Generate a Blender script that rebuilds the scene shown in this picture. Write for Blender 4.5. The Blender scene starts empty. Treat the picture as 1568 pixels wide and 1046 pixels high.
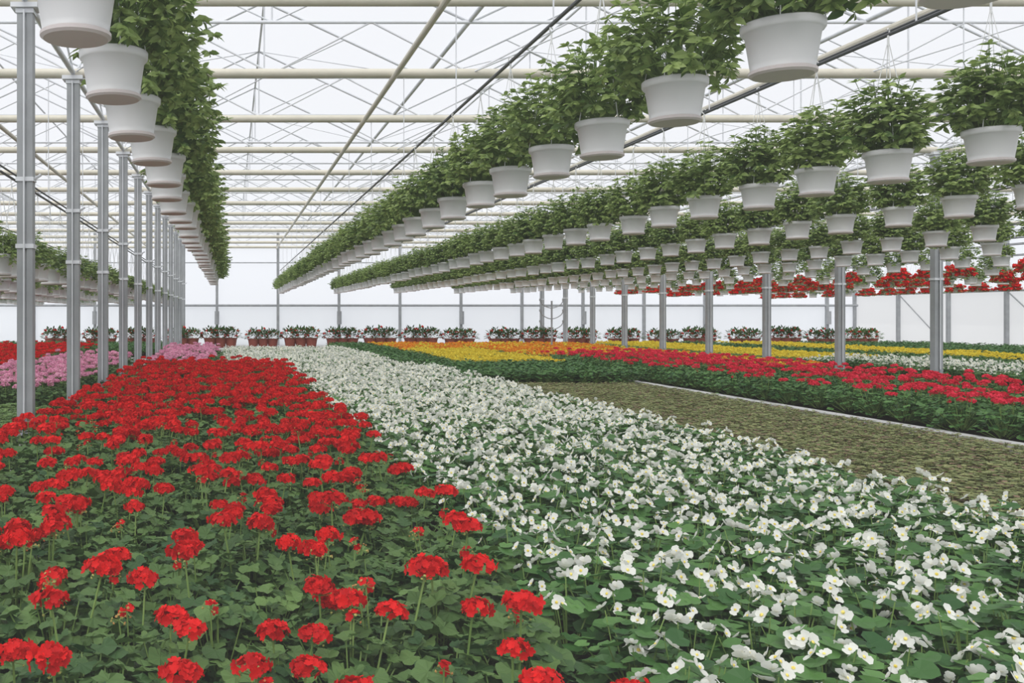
import bpy, math, random
import numpy as np
from mathutils import Vector, noise
rnd = random.Random(11)
U = rnd.uniform
scene = bpy.context.scene
CAMZ = 1.15
PI = math.pi

# ------------------------------------------------------------------ materials
def new_mat(name):
    m = bpy.data.materials.new(name); m.use_nodes = True
    nt = m.node_tree; nt.nodes.clear()
    out = nt.nodes.new('ShaderNodeOutputMaterial')
    return m, nt, out

def pbr(name, col, rough=0.5, metal=0.0, noise_amt=0.15, scale=6.0, spec=0.4, bump=0.0):
    m, nt, out = new_mat(name)
    b = nt.nodes.new('ShaderNodeBsdfPrincipled')
    b.inputs['Roughness'].default_value = rough
    b.inputs['Metallic'].default_value = metal
    b.inputs['Specular IOR Level'].default_value = spec
    tc = nt.nodes.new('ShaderNodeTexCoord')
    nz = nt.nodes.new('ShaderNodeTexNoise'); nz.inputs['Scale'].default_value = scale
    nz.inputs['Detail'].default_value = 5
    nt.links.new(tc.outputs['Object'], nz.inputs['Vector'])
    r = nt.nodes.new('ShaderNodeValToRGB')
    a = [max(0, c * (1 - noise_amt)) for c in col]; c2 = [min(1, c * (1 + noise_amt)) for c in col]
    r.color_ramp.elements[0].color = (*a, 1); r.color_ramp.elements[1].color = (*c2, 1)
    r.color_ramp.elements[0].position = .3; r.color_ramp.elements[1].position = .7
    nt.links.new(nz.outputs['Fac'], r.inputs['Fac'])
    nt.links.new(r.outputs['Color'], b.inputs['Base Color'])
    if bump:
        bp = nt.nodes.new('ShaderNodeBump'); bp.inputs['Strength'].default_value = bump
        bp.inputs['Distance'].default_value = .02
        nt.links.new(nz.outputs['Fac'], bp.inputs['Height'])
        nt.links.new(bp.outputs['Normal'], b.inputs['Normal'])
    nt.links.new(b.outputs[0], out.inputs[0])
    return m

def organic(name, c1, c2, rough=0.5, trans=0.25, spec=0.35):
    """leaf / petal: colour varied per leaf by the 'tint' attribute + per plant random"""
    m, nt, out = new_mat(name)
    at = nt.nodes.new('ShaderNodeAttribute'); at.attribute_name = 'tint'
    oi = nt.nodes.new('ShaderNodeObjectInfo')
    ma = nt.nodes.new('ShaderNodeMath'); ma.operation = 'MULTIPLY_ADD'
    nt.links.new(oi.outputs['Random'], ma.inputs[0]); ma.inputs[1].default_value = .3
    nt.links.new(at.outputs['Fac'], ma.inputs[2])
    r = nt.nodes.new('ShaderNodeValToRGB')
    r.color_ramp.elements[0].color = (*c1, 1); r.color_ramp.elements[1].color = (*c2, 1)
    r.color_ramp.elements[0].position = .1; r.color_ramp.elements[1].position = 1.0
    nt.links.new(ma.outputs[0], r.inputs['Fac'])
    b = nt.nodes.new('ShaderNodeBsdfPrincipled')
    b.inputs['Roughness'].default_value = rough
    b.inputs['Specular IOR Level'].default_value = spec
    nt.links.new(r.outputs['Color'], b.inputs['Base Color'])
    t = nt.nodes.new('ShaderNodeBsdfTranslucent')
    nt.links.new(r.outputs['Color'], t.inputs['Color'])
    mx = nt.nodes.new('ShaderNodeMixShader'); mx.inputs[0].default_value = trans
    nt.links.new(b.outputs[0], mx.inputs[1]); nt.links.new(t.outputs[0], mx.inputs[2])
    nt.links.new(mx.outputs[0], out.inputs[0])
    return m

def film(name, col, transp, transl=.5):
    m, nt, out = new_mat(name)
    tr = nt.nodes.new('ShaderNodeBsdfTransparent')
    d = nt.nodes.new('ShaderNodeBsdfDiffuse'); d.inputs[0].default_value = (*col, 1)
    tl = nt.nodes.new('ShaderNodeBsdfTranslucent'); tl.inputs[0].default_value = (*col, 1)
    m1 = nt.nodes.new('ShaderNodeMixShader'); m1.inputs[0].default_value = transl
    m2 = nt.nodes.new('ShaderNodeMixShader'); m2.inputs[0].default_value = transp
    nt.links.new(d.outputs[0], m1.inputs[1]); nt.links.new(tl.outputs[0], m1.inputs[2])
    nt.links.new(m1.outputs[0], m2.inputs[1]); nt.links.new(tr.outputs[0], m2.inputs[2])
    nt.links.new(m2.outputs[0], out.inputs[0])
    return m

M_leaf_basket = organic('leaf_basket', (.05, .115, .022), (.33, .44, .13), .42, .36)
M_leaf_ger = organic('leaf_geranium', (.026, .075, .022), (.13, .23, .06), .55, .2, .25)
M_leaf_beg = organic('leaf_begonia', (.02, .08, .018), (.11, .25, .06), .45, .2, .25)
M_leaf_seed = organic('leaf_seedling', (.12, .155, .05), (.33, .35, .13), .6, .25)
M_leaf_lt = organic('leaf_light', (.09, .19, .045), (.24, .36, .1), .5, .3)
M_leaf_brown = organic('leaf_brown', (.15, .09, .055), (.28, .18, .11), .6, .2)
M_stem = organic('stem_green', (.12, .22, .05), (.25, .38, .1), .5, .1)
M_red = organic('petal_red', (.45, .003, .005), (.88, .014, .014), .55, .3, .12)
M_crim = organic('petal_crimson', (.6, .006, .025), (.92, .04, .09), .55, .3, .15)
M_pink = organic('petal_pink', (.75, .26, .45), (.93, .5, .65), .55, .3, .15)
M_yel = organic('petal_yellow', (.7, .5, .02), (.92, .78, .08), .55, .3, .15)
M_org = organic('petal_orange', (.72, .17, .01), (.92, .4, .03), .55, .3, .15)
M_white = organic('petal_white', (.88, .89, .82), (.98, .98, .93), .5, .35, .2)
M_ycen = organic('flower_centre', (.75, .55, .05), (.95, .8, .2), .6, .05)
M_bud = organic('bud', (.45, .12, .04), (.45, .45, .12), .6, .1)
M_pot = pbr('pot_plastic', (.64, .64, .645), .38, 0, .03, 3, .5)
M_potb = pbr('pot_saucer', (.56, .50, .49), .45, 0, .05, 3, .4)
M_soil = pbr('potting_soil', (.04, .03, .023), .95, 0, .5, 60, .1, .6)
M_floorbrown = pbr('peat_soil', (.15, .11, .07), .95, 0, .4, 35, .1, .5)
M_wire = pbr('white_hanger_plastic', (.75, .76, .76), .4, 0, .03)
M_dark = pbr('dark_hose', (.05, .055, .06), .5, 0, .1)
M_cream = pbr('cream_painted_tube', (.60, .565, .47), .45, 0, .08, 4)
M_steel = pbr('galvanised_steel', (.30, .315, .33), .6, .0, .12, 5, .3)
M_steel_l = pbr('galvanised_light', (.66, .68, .72), .5, .05, .06, 5)
M_conc = pbr('concrete', (.42, .42, .41), .85, 0, .15, 3, .2, .2)
M_curb = pbr('curb_concrete', (.50, .50, .50), .8, 0, .1, 8, .2, .2)
M_terra = pbr('rust_red_tub', (.26, .06, .04), .6, 0, .15)
M_snow = pbr('pale_outside_ground', (.8, .81, .83), .9, 0, .04, .3)
M_film = film('roof_film', (.95, .96, .98), .88)
M_wall = film('wall_sheet', (.93, .95, .98), .5, .7)
M_wall_g = film('wall_sheet_grey', (.8, .8, .79), .12, .6)
M_panel = film('white_wall_panel', (.95, .96, .97), .25, .75)

# ------------------------------------------------------------------ mesh builder
def nrm(v):
    v = np.asarray(v, float); l = math.sqrt(float(v @ v))
    return v / l if l > 1e-9 else np.array([0, 0, 1.])

def frame(d, n):
    y = nrm(d); n = np.asarray(n, float)
    z = n - np.dot(n, y) * y
    if np.linalg.norm(z) < 1e-4:
        z = np.array([1, 0, 0]) - y[0] * y
    z = nrm(z); x = np.cross(y, z)
    return np.column_stack([x, y, z])

class MB:
    def __init__(s): s.v = []; s.n = 0; s.f = []; s.m = []; s.t = []
    def add(s, V, F, mat=0, tint=.5, R=None, sc=1.0, p=(0, 0, 0)):
        V = np.asarray(V, float) * sc
        if R is not None: V = V @ R.T
        V = V + np.asarray(p, float)
        s.v.append(V)
        o = s.n
        s.f.extend([tuple(i + o for i in f) for f in F])
        if isinstance(mat, (list, tuple)): s.m.extend(mat)
        else: s.m.extend([mat] * len(F))
        s.t.append(np.full(len(V), tint)); s.n += len(V)
    def tube(s, p0, p1, r, n=8, mat=0, tint=.5, cap=False):
        p0 = np.array(p0, float); p1 = np.array(p1, float)
        R = frame(p1 - p0, (0.13, 0.07, 1) if abs(nrm(p1 - p0)[2]) < .9 else (1, 0, 0))
        L = np.linalg.norm(p1 - p0)
        V = []
        for k in range(2):
            for i in range(n):
                a = 2 * PI * i / n
                V.append((r * math.cos(a), k * L, r * math.sin(a)))
        F = [(i, i + n, (i + 1) % n + n, (i + 1) % n) for i in range(n)]
        if cap: F += [tuple(range(n)), tuple(range(2 * n - 1, n - 1, -1))]
        s.add(V, F, mat, tint, R, 1, p0)
    def box(s, a, b, mat=0, tint=.5):
        x0, y0, z0 = a; x1, y1, z1 = b
        V = [(x0, y0, z0), (x1, y0, z0), (x1, y1, z0), (x0, y1, z0), (x0, y0, z1), (x1, y0, z1), (x1, y1, z1), (x0, y1, z1)]
        F = [(0, 3, 2, 1), (4, 5, 6, 7), (0, 1, 5, 4), (1, 2, 6, 5), (2, 3, 7, 6), (3, 0, 4, 7)]
        s.add(V, F, mat, tint)
    def lathe(s, prof, n=28, mat=0, p=(0, 0, 0), mats=None):
        V = []; F = []; mm = []
        for r, z in prof:
            for i in range(n):
                a = 2 * PI * i / n; V.append((r * math.cos(a), r * math.sin(a), z))
        for k in range(len(prof) - 1):
            for i in range(n):
                F.append((k * n + i, k * n + (i + 1) % n, (k + 1) * n + (i + 1) % n, (k + 1) * n + i))
                mm.append(mats[k] if mats else mat)
        s.add(V, F, mm, .5, None, 1, p)
    def mesh(s, name, mats, smooth=False):
        me = bpy.data.meshes.new(name)
        V = np.concatenate(s.v)
        me.from_pydata(V.tolist(), [], s.f)
        for m in mats: me.materials.append(m)
        me.polygons.foreach_set('material_index', s.m)
        if smooth: me.polygons.foreach_set('use_smooth', [True] * len(s.f))
        a = me.attributes.new('tint', 'FLOAT', 'POINT')
        a.data.foreach_set('value', np.concatenate(s.t))
        me.update()
        return me
    def obj(s, name, mats, smooth=False, coll=None, parent=None):
        o = bpy.data.objects.new(name, s.mesh(name, mats, smooth))
        (coll or scene.collection).objects.link(o)
        if parent: o.parent = parent
        return o

# templates ---------------------------------------------------------
LEAF_V = [(0, 0, 0), (-.24, .3, .05), (0, .32, -.02), (.24, .3, .05), (-.2, .62, .02), (0, .66, -.03), (.2, .62, .02), (0, 1, -.12)]
LEAF_F = [(0, 2, 1), (0, 3, 2), (1, 2, 5, 4), (2, 3, 6, 5), (4, 5, 7), (5, 6, 7)]

def fan(ring, c):
    n = len(ring)
    return [c] + ring, [(0, i + 1, (i + 1) % n + 1) for i in range(n)]
def gleaf(seed, curl):
    r_ = random.Random(seed); ring = []
    for i in range(20):
        a = -PI / 2 + 2 * PI * (i + .5) / 20
        r = 1.0 + (.1 if i % 4 < 2 else -.06) + r_.uniform(-.04, .04)
        if i in (0, 19): r = .45
        ring.append((r * math.cos(a), r * math.sin(a), curl + .13 * math.sin(3 * a + seed) + (.05 if i % 2 else -.02)))
    return fan(ring, (0, -.15, 0))
GLEAVES = [gleaf(i, c) for i, c in enumerate((.15, .3, .05, -.15))]
ring = []
for i in range(10):
    a = -PI / 2 + 2 * PI * i / 10
    r = [.35, .75, 1, .95, .95, 1.12, .98, 1, .95, .75][i]
    ring.append((r * .85 * math.cos(a), r * math.sin(a), .14 + .07 * (i % 2)))
BLEAF = fan(ring, (0, -.1, 0))

def petals(n, w, cup=.2, off=0.0, lens=None):
    V = []; F = []
    for k in range(n):
        a = 2 * PI * k / n + off
        L = lens[k] if lens else 1
        ww = w * L
        pts = [(0, 0, 0), (-.35 * ww, .3 * L, .3 * cup), (-.5 * ww, .65 * L, .7 * cup), (-.28 * ww, .95 * L, cup),
               (.28 * ww, .95 * L, cup), (.5 * ww, .65 * L, .7 * cup), (.35 * ww, .3 * L, .3 * cup), (0, .6 * L, .45 * cup)]
        o = len(V)
        for x, y, z in pts:
            V.append((x * math.cos(a) - y * math.sin(a), x * math.sin(a) + y * math.cos(a), z))
        for i in range(7):
            F.append((o + 7, o + (i + 1) % 7, o + i))
    return V, F
FLORET = petals(5, .8, .3)
BEGFL = petals(4, 1.15, .28, 0, [1, .62, 1, .62])
def octa(r, h):
    V = [(r * math.cos(i * PI / 3), r * math.sin(i * PI / 3), h * .5) for i in range(6)] + [(0, 0, h), (0, 0, 0)]
    F = [(i, (i + 1) % 6, 6) for i in range(6)] + [((i + 1) % 6, i, 7) for i in range(6)]
    return V, F
OCT = octa(.28, .4)
def sph(theta, phi): return np.array([math.sin(theta) * math.cos(phi), math.sin(theta) * math.sin(phi), math.cos(theta)])

# plants ------------------------------------------------------------
def umbel(mb, c, R, nfl, mat, flat=.75, size=.0185, cap=1.95, irr=.18):
    la = U(0, 6.28); lop = U(0, .3)
    for i in range(nfl):
        th = math.acos(1 - (1 - math.cos(cap)) * (i + .5) / nfl); ph = i * 2.39996 + U(-.3, .3)
        d = sph(th, ph); rr = R * U(1 - irr, 1 + irr * .9) * (1 + lop * math.cos(ph - la))
        p = np.array(c) + d * rr * np.array([1, 1, flat])
        n = nrm(d + np.array([U(-.6, .6), U(-.6, .6), U(-.3, .5)]))
        mb.add(*FLORET, mat, U(0, .8), frame(np.cross(n, (U(-1, 1), U(-1, 1), U(-1, 1))), n), size * U(.8, 1.2), p)

def geranium(nfl, budded, H=.28, nleaf=74, fr=.043):
    mb = MB()
    for i in range(nleaf):
        r = .19 * math.sqrt((i + .5) / nleaf); a = i * 2.39996 + U(-.3, .3)
        z = H * (1 - .4 * (r / .19) ** 2) + U(-.11, .035)
        p = np.array([r * math.cos(a), r * math.sin(a), z])
        tilt = U(0, 1.1) + r * 2
        n = nrm((math.cos(a) * tilt + U(-.6, .6), math.sin(a) * tilt + U(-.6, .6), 1))
        s = U(.019, .037)
        mb.add(*rnd.choice(GLEAVES), 0, U(0, .7), frame((math.cos(a), math.sin(a), -.2), n), s, p)
        if i % 2: mb.tube((p[0] * .25, p[1] * .25, z * .35), p, .0022, 3, 1, U(0, .6))
    for k in range(nfl):
        a = U(0, 2 * PI); r = U(.02, .15)
        top = np.array([r * math.cos(a), r * math.sin(a), H + U(.02, .12)])
        mid = np.array([r * .6 * math.cos(a), r * .6 * math.sin(a), H * .6])
        mb.tube(mid, top, .003, 5, 1, U(.3, .7))
        R = fr * U(.72, 1.15)
        umbel(mb, top + np.array([0, 0, .005]), R, rnd.choice([40, 52, 60]), 2, U(.5, .7), .0125, 1.75, .26)
        for j in range(8):
            d = sph(U(1.2, 2.4), U(0, 6.28)); mb.tube(top - (0, 0, .02), top + d * R * .9, .001, 3, 1)
            if j < 3: mb.add(*OCT, 3, .9, frame(np.cross(d, (0.3, 1, 0)), d), .015, top + d * R * .9)
    for k in range(budded):
        a = U(0, 2 * PI); r = U(.03, .14)
        top = np.array([r * math.cos(a), r * math.sin(a), H + U(.02, .07)])
        mb.tube((top[0] * .6, top[1] * .6, H * .6), top, .0024, 4, 1, .6)
        for j in range(10):
            d = sph(U(.2, 2.2), U(0, 6.28)); q = top + d * .018
            mb.tube(top, q, .0009, 3, 1, .6)
            if j % 3 == 0 and k % 2 == 0:
                mb.add(*FLORET, 2, U(0, .7), frame(np.cross(d, (0.3, 1, 0)), d), .014, q)
            else: mb.add(*OCT, 3, U(0, .9), frame(np.cross(d, (0.3, 1, 0)), d), .017, q)
    return mb

def begonia(ncl, H=.26, nleaf=50, fs=1.0):
    mb = MB()
    for i in range(nleaf):
        r = .155 * math.sqrt((i + .5) / nleaf); a = i * 2.39996 + U(-.3, .3)
        z = H * (1 - .35 * (r / .155) ** 2) + U(-.09, .02)
        p = np.array([r * math.cos(a), r * math.sin(a), z])
        tilt = U(0.1, 1.1)
        n = nrm((math.cos(a) * tilt + U(-.5, .5), math.sin(a) * tilt + U(-.5, .5), 1))
        mb.add(*BLEAF, 0, U(0, .7), frame((math.cos(a + U(-.6, .6)), math.sin(a + U(-.6, .6)), -.1), n), U(.024, .042), p)
        if i % 3 == 0: mb.tube((0, 0, .05), p, .0025, 3, 1, .5)
    for k in range(ncl):
        a = k * 2.39996 + U(-.5, .5); r = .14 * math.sqrt((k + .5) / ncl)
        c = np.array([r * math.cos(a), r * math.sin(a), H * (1 - .2 * (r / .15) ** 2) + U(.005, .045)])
        mb.tube((c[0] * .5, c[1] * .5, H * .5), c, .0018, 3, 1, .5)
        for j in range(rnd.choice([1, 2, 2, 3])):
            b = U(0, 6.28); q = c + np.array([.02 * math.cos(b), .02 * math.sin(b), U(-.01, .014)])
            n = nrm((math.cos(b) * .9 + U(-.6, .6), math.sin(b) * .9 + U(-.6, .6), U(.4, 1.1)))
            R = frame(np.cross(n, (U(-1, 1), U(-1, 1), U(-1, 1))), n); s = U(.018, .026) * fs
            mb.add(*BEGFL, 2, U(.2, .8), R, s, q)
            mb.add(*OCT, 3, U(0, .8), R, s * .75, q)
    return mb

def seedling(nl=13, H=.07, R=.05, s0=.02, s1=.034):
    mb = MB()
    for i in range(nl):
        a = i * 2.39996; r = R * math.sqrt((i + .5) / nl); z = H * (1 - .5 * (r / R) ** 2) + U(-.01, .01)
        n = nrm((math.cos(a) * .6, math.sin(a) * .6, 1))
        mb.add(*BLEAF, rnd.choice([0, 0, 0, 1]), U(0, .7), frame((math.cos(a), math.sin(a), .1), n), U(s0, s1) * .6, (r * math.cos(a), r * math.sin(a), z))
    mb.tube((0, 0, 0), (0, 0, H), .003, 4, 0)
    return mb

def bloomer(nf, H=.22, puffs=.022):
    mb = MB()
    for i in range(46):
        r = .14 * math.sqrt((i + .5) / 46); a = i * 2.4
        z = H * (1 - .3 * (r / .14) ** 2) + U(-.07, .01)
        n = nrm((math.cos(a) * .6 + U(-.4, .4), math.sin(a) * .6 + U(-.4, .4), 1))
        mb.add(LEAF_V, LEAF_F, 0, U(0, .7), frame((math.cos(a), math.sin(a), .1), n), U(.05, .07), (r * math.cos(a), r * math.sin(a), z))
    for k in range(nf):
        a = k * 2.4 + .4; r = .14 * math.sqrt((k + .5) / nf)
        umbel(mb, (r * math.cos(a), r * math.sin(a), H + U(.0, .035)), puffs, 9, 2, .6, puffs * .8, 1.5)
        mb.tube((r * .5 * math.cos(a), r * .5 * math.sin(a), H * .5), (r * math.cos(a), r * math.sin(a), H + .01), .002, 3, 1)
    return mb

POT_PROF = [(.0, .0), (.096, .0), (.106, .007), (.106, .017), (.099, .021), (.102, .04), (.118, .146), (.126, .149), (.131, .156), (.132, .178), (.127, .182), (.121, .179), (.119, .155), (.0, .153)]
POT_MATS = [1, 1, 1, 1, 0, 0, 0, 0, 0, 0, 0, 0, 2]
HANG = .87
def basket(kind, skew=0.0, spread=1.0):
    mb = MB()
    mb.lathe(POT_PROF, 32, mats=POT_MATS)
    for k in range(4):
        a = k * PI / 2 + .5
        mb.tube((.130 * math.cos(a), .130 * math.sin(a), .17), (.005 * math.cos(a), .005 * math.sin(a), HANG - .06), .0024, 4, 3)
    mb.tube((0, 0, HANG - .07), (0, 0, HANG - .01), .006, 6, 3)
    hp = [(.0, 0, HANG - .01), (.018, 0, HANG + .005), (.016, 0, HANG + .025), (-.002, 0, HANG + .03), (-.014, 0, HANG + .02)]
    for a, b in zip(hp[:-1], hp[1:]): mb.tube(a, b, .004, 5, 3)
    if kind in ('bushy', 'small'):
        big = kind == 'bushy'
        n = 116 if big else 44
        rad = np.array([.265 * spread, .265 * spread, .25]) if big else np.array([.2, .2, .17]) * spread
        cz = .35 if big else .25
        for i in range(n):
            th = math.acos(1 - 1.72 * (i + .5) / n)
            ph = i * 2.39996 + U(-.3, .3)
            d = sph(th, ph)
            wob = 1 + .25 * noise.noise((d[0] * 2.2 + spread * 9, d[1] * 2.2, d[2] * 2.2 + skew))
            tgt = np.array([skew, 0, cz]) + d * rad * U(.75, 1.1) * wob
            if tgt[2] < .16 and math.hypot(tgt[0], tgt[1]) < .14: continue
            base = np.array([U(-.06, .06), U(-.06, .06), .15])
            ctl = base * .4 + tgt * .6 + np.array([0, 0, .10 if d[2] < .5 else 0])
            prev = base; nodes = 7
            for j in range(1, nodes + 1):
                t = j / nodes
                p = base * (1 - t) ** 2 + ctl * 2 * t * (1 - t) + tgt * t * t
                if j % 2 == 1:
                    mb.tube(prev, p, .0022, 3, 5, .3); prev = p
                if j >= 4:
                    m = 2 if j < nodes else 6
                    for q in range(m):
                        b = ph + j * 1.57 + q * 2 * PI / m + U(-.3, .3)
                        side = np.array([math.cos(b), math.sin(b), U(-.3, .3)])
                        ld = nrm(side + d * .5 + np.array([0, 0, U(-.45, .15)]))
                        ln = nrm(d * .8 + np.array([0, 0, .7]) + np.array([U(-.5, .5), U(-.5, .5), U(-.4, .4)]))
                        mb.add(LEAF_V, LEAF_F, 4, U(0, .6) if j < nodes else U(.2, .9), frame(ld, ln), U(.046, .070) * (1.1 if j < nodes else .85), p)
    elif kind == 'redflower':
        for i in range(44):
            ph = i * 2.4; prev = np.array([.05 * math.cos(ph), .05 * math.sin(ph), .16]); L = U(.12, .28); up = U(.04, .2)
            for j in range(1, 6):
                t = j / 5
                p = np.array([math.cos(ph) * (.05 + L * t * .8), math.sin(ph) * (.05 + L * t * .8), .16 + up * 2 * t - (up * 2 + .16) * t * t * .9])
                mb.tube(prev, p, .002, 3, 5); prev = p
                for q in range(2):
                    b = U(0, 6.28)
                    mb.add(LEAF_V, LEAF_F, 4, U(0, .7), frame((math.cos(b), math.sin(b), U(-.5, .3)), (U(-.4, .4), U(-.4, .4), 1)), U(.05, .075), p)
                if j >= 3 and U(0, 1) < .45:
                    umbel(mb, p + np.array([0, 0, .02]), .026, 6, 6, .8, .028, 2.4)
    return mb
BM = [M_pot, M_potb, M_soil, M_wire, M_leaf_basket, M_stem, M_red]

def lib(cname, gens, mats, oname, smooth=False):
    c = bpy.data.collections.new(cname)
    for g in gens:
        g.obj(oname, mats, smooth, coll=c)
    return c

L_baskA = lib('full_hanging_basket_variants', [basket('bushy', 0, s) for s in (1.08, 1.02, 1.14, 1.0, 1.05)], BM, 'leafy_basket_full')
L_bask = lib('hanging_basket_variants', [basket('bushy', 0, s) for s in (.9, .84, .96, .88, .92)], BM, 'leafy_basket')
L_baskL = lib('hanging_basket_lit_side_variants', [basket('bushy', .085, s) for s in (1.03, 1.08, .98)], BM, 'leafy_basket_side')
L_trail = lib('small_basket_variants', [basket('small', 0, s) for s in (1, .9, 1.1)], BM, 'small_basket')
L_redb = lib('mixed_begonia_basket_variants', [basket('redflower'), basket('redflower'), basket('small', 0, 1.15), basket('redflower')], BM, 'begonia_basket')
for c in (L_baskA, L_bask, L_baskL, L_trail, L_redb):
    for o in c.objects:
        me = o.data
        me.polygons.foreach_set('use_smooth', [p.material_index in (0, 3) for p in me.polygons])

def GM(p, leaf=M_leaf_ger): return [leaf, M_stem, p, M_bud]
GSPEC = [(0, 0), (0, 1), (0, 0), (1, 0), (1, 1), (1, 0), (2, 0), (3, 0), (4, 0), (1, 2), (2, 1)]
ger_meshes = [geranium(a, b) for a, b in GSPEC]
L_ger = lib('red_geranium_variants', ger_meshes, GM(M_red), 'red_geranium')
L_crim = lib('crimson_geranium_variants', [ger_meshes[i] for i in (0, 3, 4, 6, 6, 7, 10)], GM(M_crim, M_leaf_beg), 'crimson_geranium')
L_pink = lib('pink_geranium_variants', ger_meshes[5:9], GM(M_pink), 'pink_geranium')
L_beg = lib('white_begonia_variants', [begonia(n) for n in (2, 3, 3, 4, 5, 5, 6)], [M_leaf_beg, M_stem, M_white, M_ycen], 'white_begonia')
L_begf = lib('white_begonia_full_variants', [begonia(n, fs=1.08) for n in (4, 5, 6, 7)], [M_leaf_beg, M_stem, M_white, M_ycen], 'white_begonia_full')
L_green = lib('green_bedding_variants', [begonia(0) for n in range(3)], [M_leaf_beg, M_stem, M_white, M_ycen], 'green_bedding_plant')
L_lt = lib('pale_bedding_variants', [seedling(26, .16, .11, .03, .05) for n in range(3)], [M_leaf_lt, M_leaf_lt], 'pale_bedding_plant')
L_seed = lib('seedling_variants', [seedling(15, .085, .06, .024, .042) for n in range(4)], [M_leaf_seed, M_leaf_brown], 'seedling_plug')
bl = [bloomer(n) for n in (3, 4, 6)]
L_yel = lib('yellow_bloom_variants', bl, [M_leaf_lt, M_stem, M_yel], 'yellow_bloom')
L_org = lib('orange_bloom_variants', [bloomer(5), bloomer(7)], [M_leaf_lt, M_stem, M_org], 'orange_bloom')
for g in bl[:1]: g.obj('orange_bloom', [M_leaf_lt, M_stem, M_yel], coll=L_org)
def tub():
    mb = MB()
    for dx in (-.3, 0, .3):
        mb.lathe([(0, 0), (.13, 0), (.17, .24), (.185, .25), (.185, .28), (.17, .28), (0, .26)], 16, 0, (dx, 0, 0))
        for i in range(170):
            d = sph(math.acos(1 - 1.1 * (i + .5) / 170), i * 2.4)
            p = np.array([dx, 0, .3]) + d * np.array([.26, .26, .27]) * U(.5, 1.05)
            mb.add(LEAF_V, LEAF_F, 1, U(0, .5), frame(d + np.array([U(-.6, .6), U(-.6, .6), 0]), (U(-.4, .4), U(-.4, .4), 1)), U(.08, .12), p)
            if i % 30 == 3: umbel(mb, p + d * .02, .03, 6, 2, .8, .03, 2)
    return mb
L_tub = lib('shrub_tub_variants', [tub(), tub()], [M_terra, M_leaf_ger, M_red], 'shrub_tub')

# ------------------------------------------------------------------ instancing
def ng_for(coll):
    ng = bpy.data.node_groups.new('scatter_' + coll.name, 'GeometryNodeTree')
    ng.interface.new_socket('Geometry', in_out='INPUT', socket_type='NodeSocketGeometry')
    ng.interface.new_socket('Geometry', in_out='OUTPUT', socket_type='NodeSocketGeometry')
    N = ng.nodes; L = ng.links
    gi = N.new('NodeGroupInput'); go = N.new('NodeGroupOutput')
    iop = N.new('GeometryNodeInstanceOnPoints'); ci = N.new('GeometryNodeCollectionInfo')
    ci.inputs['Collection'].default_value = coll
    ci.inputs['Separate Children'].default_value = True
    ci.inputs['Reset Children'].default_value = True
    def na(nm, ty):
        n = N.new('GeometryNodeInputNamedAttribute'); n.data_type = ty; n.inputs['Name'].default_value = nm
        return [o for o in n.outputs if o.name == 'Attribute' and o.enabled][0]
    e = N.new('FunctionNodeEulerToRotation')
    L.new(na('rot', 'FLOAT_VECTOR'), e.inputs[0])
    L.new(gi.outputs[0], iop.inputs['Points']); L.new(ci.outputs[0], iop.inputs['Instance'])
    iop.inputs['Pick Instance'].default_value = True
    L.new(na('idx', 'INT'), iop.inputs['Instance Index'])
    L.new(e.outputs[0], iop.inputs['Rotation']); L.new(na('scl', 'FLOAT_VECTOR'), iop.inputs['Scale'])
    L.new(iop.outputs[0], go.inputs[0])
    return ng
NG = {}
def scatter(name, pts, coll):
    me = bpy.data.meshes.new(name)
    me.from_pydata([p[0] for p in pts], [], [])
    a = me.attributes.new('rot', 'FLOAT_VECTOR', 'POINT'); a.data.foreach_set('vector', np.array([p[1] for p in pts], dtype=np.float32).ravel())
    a = me.attributes.new('scl', 'FLOAT_VECTOR', 'POINT'); a.data.foreach_set('vector', np.array([(p[2],) * 3 for p in pts], dtype=np.float32).ravel())
    a = me.attributes.new('idx', 'INT', 'POINT'); a.data.foreach_set('value', np.array([p[3] for p in pts], dtype=np.int32))
    o = bpy.data.objects.new(name, me); scene.collection.objects.link(o)
    if coll.name not in NG: NG[coll.name] = ng_for(coll)
    md = o.modifiers.new('scatter', 'NODES'); md.node_group = NG[coll.name]
    return o

SOIL_Z = .03
def bed(name, coll, x0, x1, y0, y1, sp, choose=None, soil=None, smin=.88, smax=1.12, jit=.3, tilt=.08):
    pts = []; nv = len(coll.objects)
    nx = max(1, round((x1 - x0) / sp)); ny = max(1, round((y1 - y0) / sp))
    for j in range(ny):
        for i in range(nx):
            x = x0 + (x1 - x0) * (i + .5 + (.25 if j % 2 else -.25)) / nx + U(-jit, jit) * sp
            y = y0 + (y1 - y0) * (j + .5) / ny + U(-jit, jit) * sp
            k = choose(x, y) if choose else rnd.randrange(nv)
            pts.append(((x, y, SOIL_Z), (U(-tilt, tilt), U(-tilt, tilt), U(0, 6.28)), U(smin, smax), k))
    o = scatter(name, pts, coll)
    mb = MB(); mb.box((x0 - .05, y0 - .05, .004), (x1 + .05, y1 + .05, SOIL_Z))
    mb.obj('soil', [soil or M_soil], parent=o)
    return o

def ger_choose(x, y):
    n = noise.noise((x * 1.6, y * 1.6, 3.3))
    dens = min(1, max(0, (y - 2.2) / 5.0))
    r = U(0, 1) + n * .8
    if r < .42 - .30 * dens: return rnd.choice([0, 1, 2])
    if y < 4.6: return rnd.choice([3, 4, 5, 9, 6, 10, 6, 7])
    return rnd.choice([3, 4, 6, 6, 7, 10, 5, 7]) if dens < .85 else rnd.choice([6, 7, 7, 8, 8])

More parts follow.
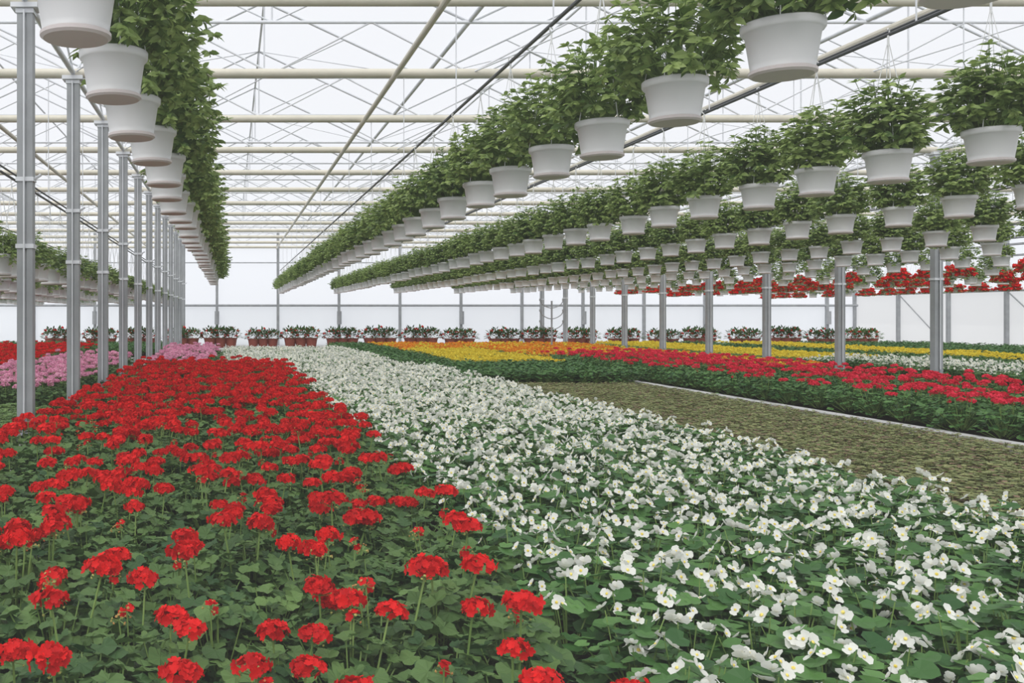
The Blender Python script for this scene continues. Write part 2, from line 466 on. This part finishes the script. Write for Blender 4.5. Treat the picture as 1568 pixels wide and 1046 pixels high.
bed('red_geranium_bed', L_ger, -1.5, .86, 1.2, 16.6, .235, ger_choose)
bed('white_begonia_bed', L_beg, 1.02, 3.5, 1.1, 8.0, .175)
bed('white_begonia_bed', L_begf, 1.02, 3.5, 8.0, 16.8, .18)
bed('white_begonia_bed', L_begf, -.1, 3.0, 17.1, 26, .19)
bed('seedling_bed', L_seed, 3.75, 6.32, 3.6, 15.0, .085, soil=M_floorbrown)
bed('green_bedding_bed', L_green, 3.7, 6.4, 15.2, 18.4, .18)
bed('green_bedding_bed', L_green, 3.15, 4.3, 18.7, 31, .19)
bed('yellow_flower_bed', L_yel, 4.45, 6.4, 18.7, 25, .2)
bed('orange_flower_bed', L_org, 4.45, 6.4, 25.2, 31, .2)
bed('crimson_geranium_bed', L_crim, 6.72, 9.15, 6.4, 21, .24)
bed('orange_flower_bed', L_org, 6.7, 9.2, 21.3, 31, .2)
bed('pale_green_bed', L_lt, 9.5, 10.6, 8, 17, .15)
bed('orange_flower_bed', L_org, 9.5, 10.6, 17.2, 31, .2)
bed('white_begonia_bed', L_beg, 11.7, 13.7, 11.5, 20, .18)
bed('yellow_flower_bed', L_yel, 11.7, 13.7, 20.4, 32, .2)
bed('green_bedding_bed', L_green, 14.0, 15.5, 13, 32, .24)
bed('yellow_flower_bed', L_yel, 15.8, 17.8, 13, 32, .24)
bed('green_bedding_bed', L_green, 18.2, 22.5, 15, 32, .25)
bed('pink_geranium_bed', L_pink, -3.3, -1.95, 10.9, 19.5, .22)
bed('pink_geranium_bed', L_pink, -1.45, -.35, 17.0, 25, .22)
bed('red_geranium_bed', L_ger, -6.6, -3.6, 11.5, 26, .24, lambda x, y: rnd.choice([6, 7, 8, 6]))
bed('pale_green_bed', L_lt, -5.5, -1.95, 5, 10.6, .15)
bed('green_bedding_bed', L_green, -8, -2, 26.5, 32, .25)

# planters along far wall
pts = []
x = -6.0
while x < 22.5:
    if not (9.1 < x < 9.6): pts.append(((x + U(-.1, .1), 34.6, .0), (0, 0, U(-.1, .1)), U(1.1, 1.25), rnd.randrange(2)))
    x += 1.42
scatter('shrub_planter_row', pts, L_tub)

# ------------------------------------------------------------------ hanging baskets
def basket_row(x, bottom, y0, y1, sp, coll, near=0, jx=.02):
    pts = []; y = y0; i = 0
    variants = sorted(coll.objects, key=lambda o: o.name)
    while y < y1:
        jy = .015 if i < 4 else .04
        loc = (x + U(-jx, jx), y + U(-jy, jy), CAMZ + bottom + U(-.012, .012)); rz = U(0, 6.28) if coll is not L_baskL else U(-.3, .3); s = U(.96, 1.04)
        k = rnd.randrange(len(variants))
        if i < near:
            o = bpy.data.objects.new('hanging_basket', variants[k].data); scene.collection.objects.link(o)
            o.location = loc; o.rotation_euler = (0, 0, rz); o.scale = (s, s, s)
        else: pts.append((loc, (0, 0, rz), s, k))
        y += sp; i += 1
    scatter('hanging_basket_row', pts, coll)

R = []
B = .80
def row(x, b, y0, y1, sp, coll, near=0, ry=0):
    basket_row(x, b, y0, y1, sp, coll, near); R.append((x, b + HANG, ry, 36.9))
row(-.43, B, 2.82, 26.3, .80, L_baskL, 6)
row(1.86, B, 2.50, 36.5, .80, L_baskA, 9)
row(3.95, B, 4.32, 36.3, .76, L_bask, 8)
row(6.05, B, 6.6, 36.2, .76, L_bask, 4)
row(8.3, B, 9.2, 36, .76, L_bask, 0, 3)
row(10.3, B, 11.6, 36, .8, L_bask, 0, 3)
row(12.3, B - .02, 13.0, 35, .85, L_trail, 0, 5)
row(13.9, B - .08, 13.5, 35, .85, L_redb, 0, 5)
row(15.5, B - .16, 14.5, 35, .85, L_redb, 0, 5)
row(17.4, B - .12, 16, 35, .85, L_trail, 0, 5)
row(19.3, B - .22, 17, 35, .9, L_redb, 0, 5)
for xx in (-1.96, -3.3, -4.8, -6.6):
    row(xx, .34, 6.4 if xx > -3 else 8.0, 34, .6, L_trail, 0, 3)

YK = [8.05 + 2.43 * k for k in range(-4, 13)]
XB = [-14.48, -1.69, 11.10, 23.89]
CH = CAMZ + 2.6
EA = CAMZ + 3.15
RG = EA + 1.0
GW = 12.79 / 3
for (x, h, y0, y1) in R:
    rail = MB(); z = CAMZ + h + .015
    rail.tube((x, y0, z), (x, y1, z), .012, 8, 1)
    rail.tube((x + .03, y0, z + .03), (x + .03, y1, z + .03), .009, 6, 1)
    for y in YK:
        if y0 < y < y1: rail.tube((x, y, z), (x, y, CH), .005, 5, 0)
    rail.obj('hanging_rail', [M_steel_l, M_dark])
pipe = MB()
for (x, z, r) in [(1.74, CH - .06, .03), (4.02, CAMZ + B + HANG + .07, .03), (8.4, CH - .06, .03), (10.6, CAMZ + 1.95, .03), (-3.1, CH - .06, .03)]:
    pipe.tube((x, -1, z), (x, 37.1, z), r, 12, 0)
for y in YK:
    for x in (4.02, 10.6): pipe.tube((x, y, CAMZ + 1.7 if x < 5 else CAMZ + 1.95), (x, y, CH), .006, 5, 1)
pipe.obj('heating_pipes', [M_cream, M_steel_l])

# ------------------------------------------------------------------ greenhouse frame
fr = MB()
X0, X1 = XB[0], XB[-1]
for y in YK:
    fr.tube((X0, y, CH), (X1, y, CH), .05, 12, 0)
    fr.tube((X0, y, EA), (X1, y, EA), .02, 8, 1)
    n = 12 * 3; dx = (X1 - X0) / n
    for i in range(n):
        a = X0 + i * dx; z0, z1 = (CH, EA) if i % 2 == 0 else (EA, CH)
        fr.tube((a, y, z0), (a + dx, y, z1), .012, 5, 1)
    for i in range(9):
        a = X0 + i * GW
        fr.tube((a, y, EA), (a + GW / 2, y, RG), .018, 6, 1); fr.tube((a + GW / 2, y, RG), (a + GW, y, EA), .018, 6, 1)
        fr.tube((a + GW / 2, y, EA), (a + GW / 2, y, RG), .011, 5, 1)
        fr.tube((a + GW / 4, y, (EA + RG) / 2), (a + GW / 2, y, EA), .01, 5, 1)
        fr.tube((a + 3 * GW / 4, y, (EA + RG) / 2), (a + GW / 2, y, EA), .01, 5, 1)
y0, y1 = YK[0], YK[-1]
for i in range(10):
    a = X0 + i * GW
    fr.tube((a, y0, EA + .02), (a, y1, EA + .02), .026, 8, 1)
    if i < 9:
        fr.tube((a + GW / 2, y0, RG), (a + GW / 2, y1, RG), .018, 8, 1)
        for k in range(0, len(YK) - 1, 2):
            fr.tube((a, YK[k], EA), (a + GW / 2, YK[k + 1], RG), .008, 5, 1)
            fr.tube((a + GW, YK[k], EA), (a + GW / 2, YK[k + 1], RG), .008, 5, 1)
            fr.tube((a, YK[k + 1], CH), (a + GW / 2, YK[k], EA), .008, 5, 1)
for xb in XB:
    fr.tube((xb, y0, CH), (xb, y1, CH), .03, 8, 1)
    for k in range(len(YK) - 1):
        fr.tube((xb, YK[k], CH), (xb, (YK[k] + YK[k + 1]) / 2, EA), .012, 5, 1)
        fr.tube((xb, (YK[k] + YK[k + 1]) / 2, EA), (xb, YK[k + 1], CH), .012, 5, 1)
fr.obj('roof_frame', [M_cream, M_steel_l], True)

ce = MB()
for i in range(9):
    a = X0 + i * GW
    ce.add([(a, y0, EA + .05), (a + GW / 2, y0, RG + .04), (a + GW / 2, y1, RG + .04), (a, y1, EA + .05)], [(0, 1, 2, 3)])
    ce.add([(a + GW / 2, y0, RG + .04), (a + GW, y0, EA + .05), (a + GW, y1, EA + .05), (a + GW / 2, y1, RG + .04)], [(0, 1, 2, 3)])
ce.obj('ceiling', [M_film])

# posts
pm = MB()
w, d, g = .064, .055, .016
prof = [(-w, -d), (-g, -d), (-g, -d + .02), (g, -d + .02), (g, -d), (w, -d), (w, d), (g, d), (g, d - .02), (-g, d - .02), (-g, d), (-w, d)]
V = [(x, y, z) for z in (0, CH - .06) for x, y in prof]; n = len(prof)
pm.add(V, [(i, (i + 1) % n, (i + 1) % n + n, i + n) for i in range(n)], 0)
pm.box((-.12, -.12, 0), (.12, .12, .02), 0)
for z in (CAMZ + 1.1, CAMZ + .55, CH - .12):
    pm.box((-w - .01, -d - .01, z), (w + .01, d + .01, z + .035), 1)
pm.tube((w, 0, CAMZ + 1.12), (w + .06, 0, CAMZ + 1.16), .012, 6, 1)
pm.tube((0, -d - .03, .3), (0, -d - .03, CH - .1), .008, 6, 1)
pm.box((-.11, -.09, CH - .08), (.11, .09, CH - .04), 1)
pmesh = pm.mesh('support_post', [M_steel, M_steel_l])
for xb in XB[1:3]:
    for y in YK[2:-1]:
        if xb < 0 and y < 7: continue
        o = bpy.data.objects.new('support_post', pmesh); o.location = (xb, y, 0); scene.collection.objects.link(o)

# far gable wall
yw = YK[-1]
wb = MB(); wb.add([(X0, yw + .06, .0), (X1, yw + .06, .0), (X1, yw + .06, EA + 1), (X0, yw + .06, EA + 1)], [(0, 1, 2, 3)]); wb.obj('wall_back', [M_wall])
wp = MB(); wp.box((X0, yw + .02, 0), (X1, yw + .05, CAMZ + .32)); wp.obj('wall_back_lower_panel', [M_panel])
wf = MB()
xx = X0; k = 0
while xx <= X1 + .01:
    wf.box((xx - .05, yw - .08, 0), (xx + .05, yw + .02, EA), 0)
    if k % 2 == 0: wf.tube((xx, yw - .14, CAMZ - .35), (xx, yw - .14, CAMZ + .15), .09, 10, 0, cap=True)
    xx += 12.79 / 5.5; k += 1
for h, r in ((.37, .045), (2.0, .02)): wf.tube((X0, yw - .04, CAMZ + h), (X1, yw - .04, CAMZ + h), r, 8, 0)
wf.obj('wall_back_frame', [M_steel])
wl = MB(); wl.add([(X0, y0, 0), (X0, yw, 0), (X0, yw, EA), (X0, y0, EA)], [(0, 1, 2, 3)]); wl.obj('wall_left', [M_wall])
wr = MB(); wr.add([(X1, y0, 0), (X1, yw, 0), (X1, yw, 1.9), (X1, y0, 1.9)], [(0, 3, 2, 1)], 0)
wr.add([(X1, y0, 1.9), (X1, yw, 1.9), (X1, yw, EA), (X1, y0, EA)], [(0, 3, 2, 1)], 1)
wr.obj('wall_right', [M_wall_g, M_wall])
wrf = MB()
for k, y in enumerate(YK):
    wrf.box((X1 - .14, y - .05, 0), (X1 - .04, y + .05, EA), 0)
    if k < len(YK) - 1 and k % 2 == 0: wrf.tube((X1 - .08, y, 0.05), (X1 - .08, YK[k + 1], 1.9), .02, 6, 0)
wrf.tube((X1 - .08, y0, 1.9), (X1 - .08, yw, 1.9), .03, 8, 0)
wrf.obj('wall_right_frame', [M_steel])

# irrigation stand near far wall
st = MB(); sx, sy = 8.95, 27.2
st.lathe([(0, 0), (.2, 0), (.2, .03), (.03, .05), (.03, .05)], 16, 0, (sx, sy, 0))
st.tube((sx, sy, .03), (sx, sy, 1.55), .025, 8, 0)
for h in (.75, 1.05, 1.35):
    for s in (-1, 1):
        prev = (sx, sy, h)
        for j in range(1, 7):
            t = j / 6; q = (sx + s * .32 * t, sy, h + .16 * t * t + (0 if j < 6 else .04)); st.tube(prev, q, .014, 6, 0); prev = q
        st.tube(prev, (prev[0], prev[1], prev[2] + .06), .03, 8, 0, cap=True)
st.obj('irrigation_stand', [M_steel])

# ground
fl = MB(); fl.box((X0, y0 - 1.5, -.05), (X1, yw + .1, 0)); fl.obj('floor', [M_conc])
og = MB(); og.add([(-90, -60, -.06), (90, -60, -.06), (90, 160, -.06), (-90, 160, -.06)], [(0, 1, 2, 3)]); og.obj('ground_outside', [M_snow])
cb = MB(); cb.box((6.42, 2, 0), (6.58, 31, .09))
cb.obj('bed_curb', [M_curb])
cb = MB(); cb.box((10.66, 4, 0), (10.95, 33, .03)); cb.obj('walkway_strip', [M_curb])
hs = MB(); prev = None
for j in range(60):
    y = 1.3 + j * .27; q = (.95 + .02 * math.sin(j * .9), y, .05 + .01 * math.sin(j * .5))
    if prev: hs.tube(prev, q, .011, 8, 0)
    prev = q
hs.obj('drip_hose', [M_dark], True)

# ------------------------------------------------------------------ light
w = bpy.data.worlds.new('overcast_sky'); scene.world = w; w.use_nodes = True
nt = w.node_tree; bg = nt.nodes['Background']
tc = nt.nodes.new('ShaderNodeTexCoord'); sx_ = nt.nodes.new('ShaderNodeSeparateXYZ'); rp = nt.nodes.new('ShaderNodeValToRGB')
nt.links.new(tc.outputs['Generated'], sx_.inputs[0]); nt.links.new(sx_.outputs['Z'], rp.inputs['Fac'])
rp.color_ramp.elements[0].color = (.84, .86, .91, 1); rp.color_ramp.elements[1].color = (.92, .935, .97, 1)
nt.links.new(rp.outputs[0], bg.inputs['Color']); bg.inputs['Strength'].default_value = 1.07
sd = bpy.data.lights.new('sun_light', 'SUN'); sd.energy = 2.2; sd.angle = math.radians(60); sd.color = (1, .98, .93)
so = bpy.data.objects.new('sun_light', sd); so.rotation_euler = (math.radians(30), math.radians(-18), 0); scene.collection.objects.link(so)
so.location = (0, 0, 12)

# ------------------------------------------------------------------ camera
cd = bpy.data.cameras.new('camera'); co = bpy.data.objects.new('camera', cd); scene.collection.objects.link(co)
co.location = (0, 0, CAMZ); co.rotation_euler = (PI / 2, 0, 0)
cd.sensor_width = 36; cd.lens = 36 * 1500 / 1575
cd.shift_x = 432.5 / 1575; cd.shift_y = -40.5 / 1575
cd.clip_start = .05; cd.clip_end = 500
scene.camera = co
vs = scene.view_settings
vs.view_transform = 'Standard'; vs.look = 'None'; vs.exposure = 0; vs.gamma = 1.1
try:
    vs.use_curve_mapping = True
    cm = vs.curve_mapping; c = cm.curves[3]
    c.points[0].location = (0, .014); c.points[1].location = (1, 1)
    cm.update()
except Exception as e:
    print('curve', e)
try:
    scene.cycles.max_bounces = 6; scene.cycles.diffuse_bounces = 3; scene.cycles.glossy_bounces = 2; scene.cycles.transmission_bounces = 4
except Exception: pass
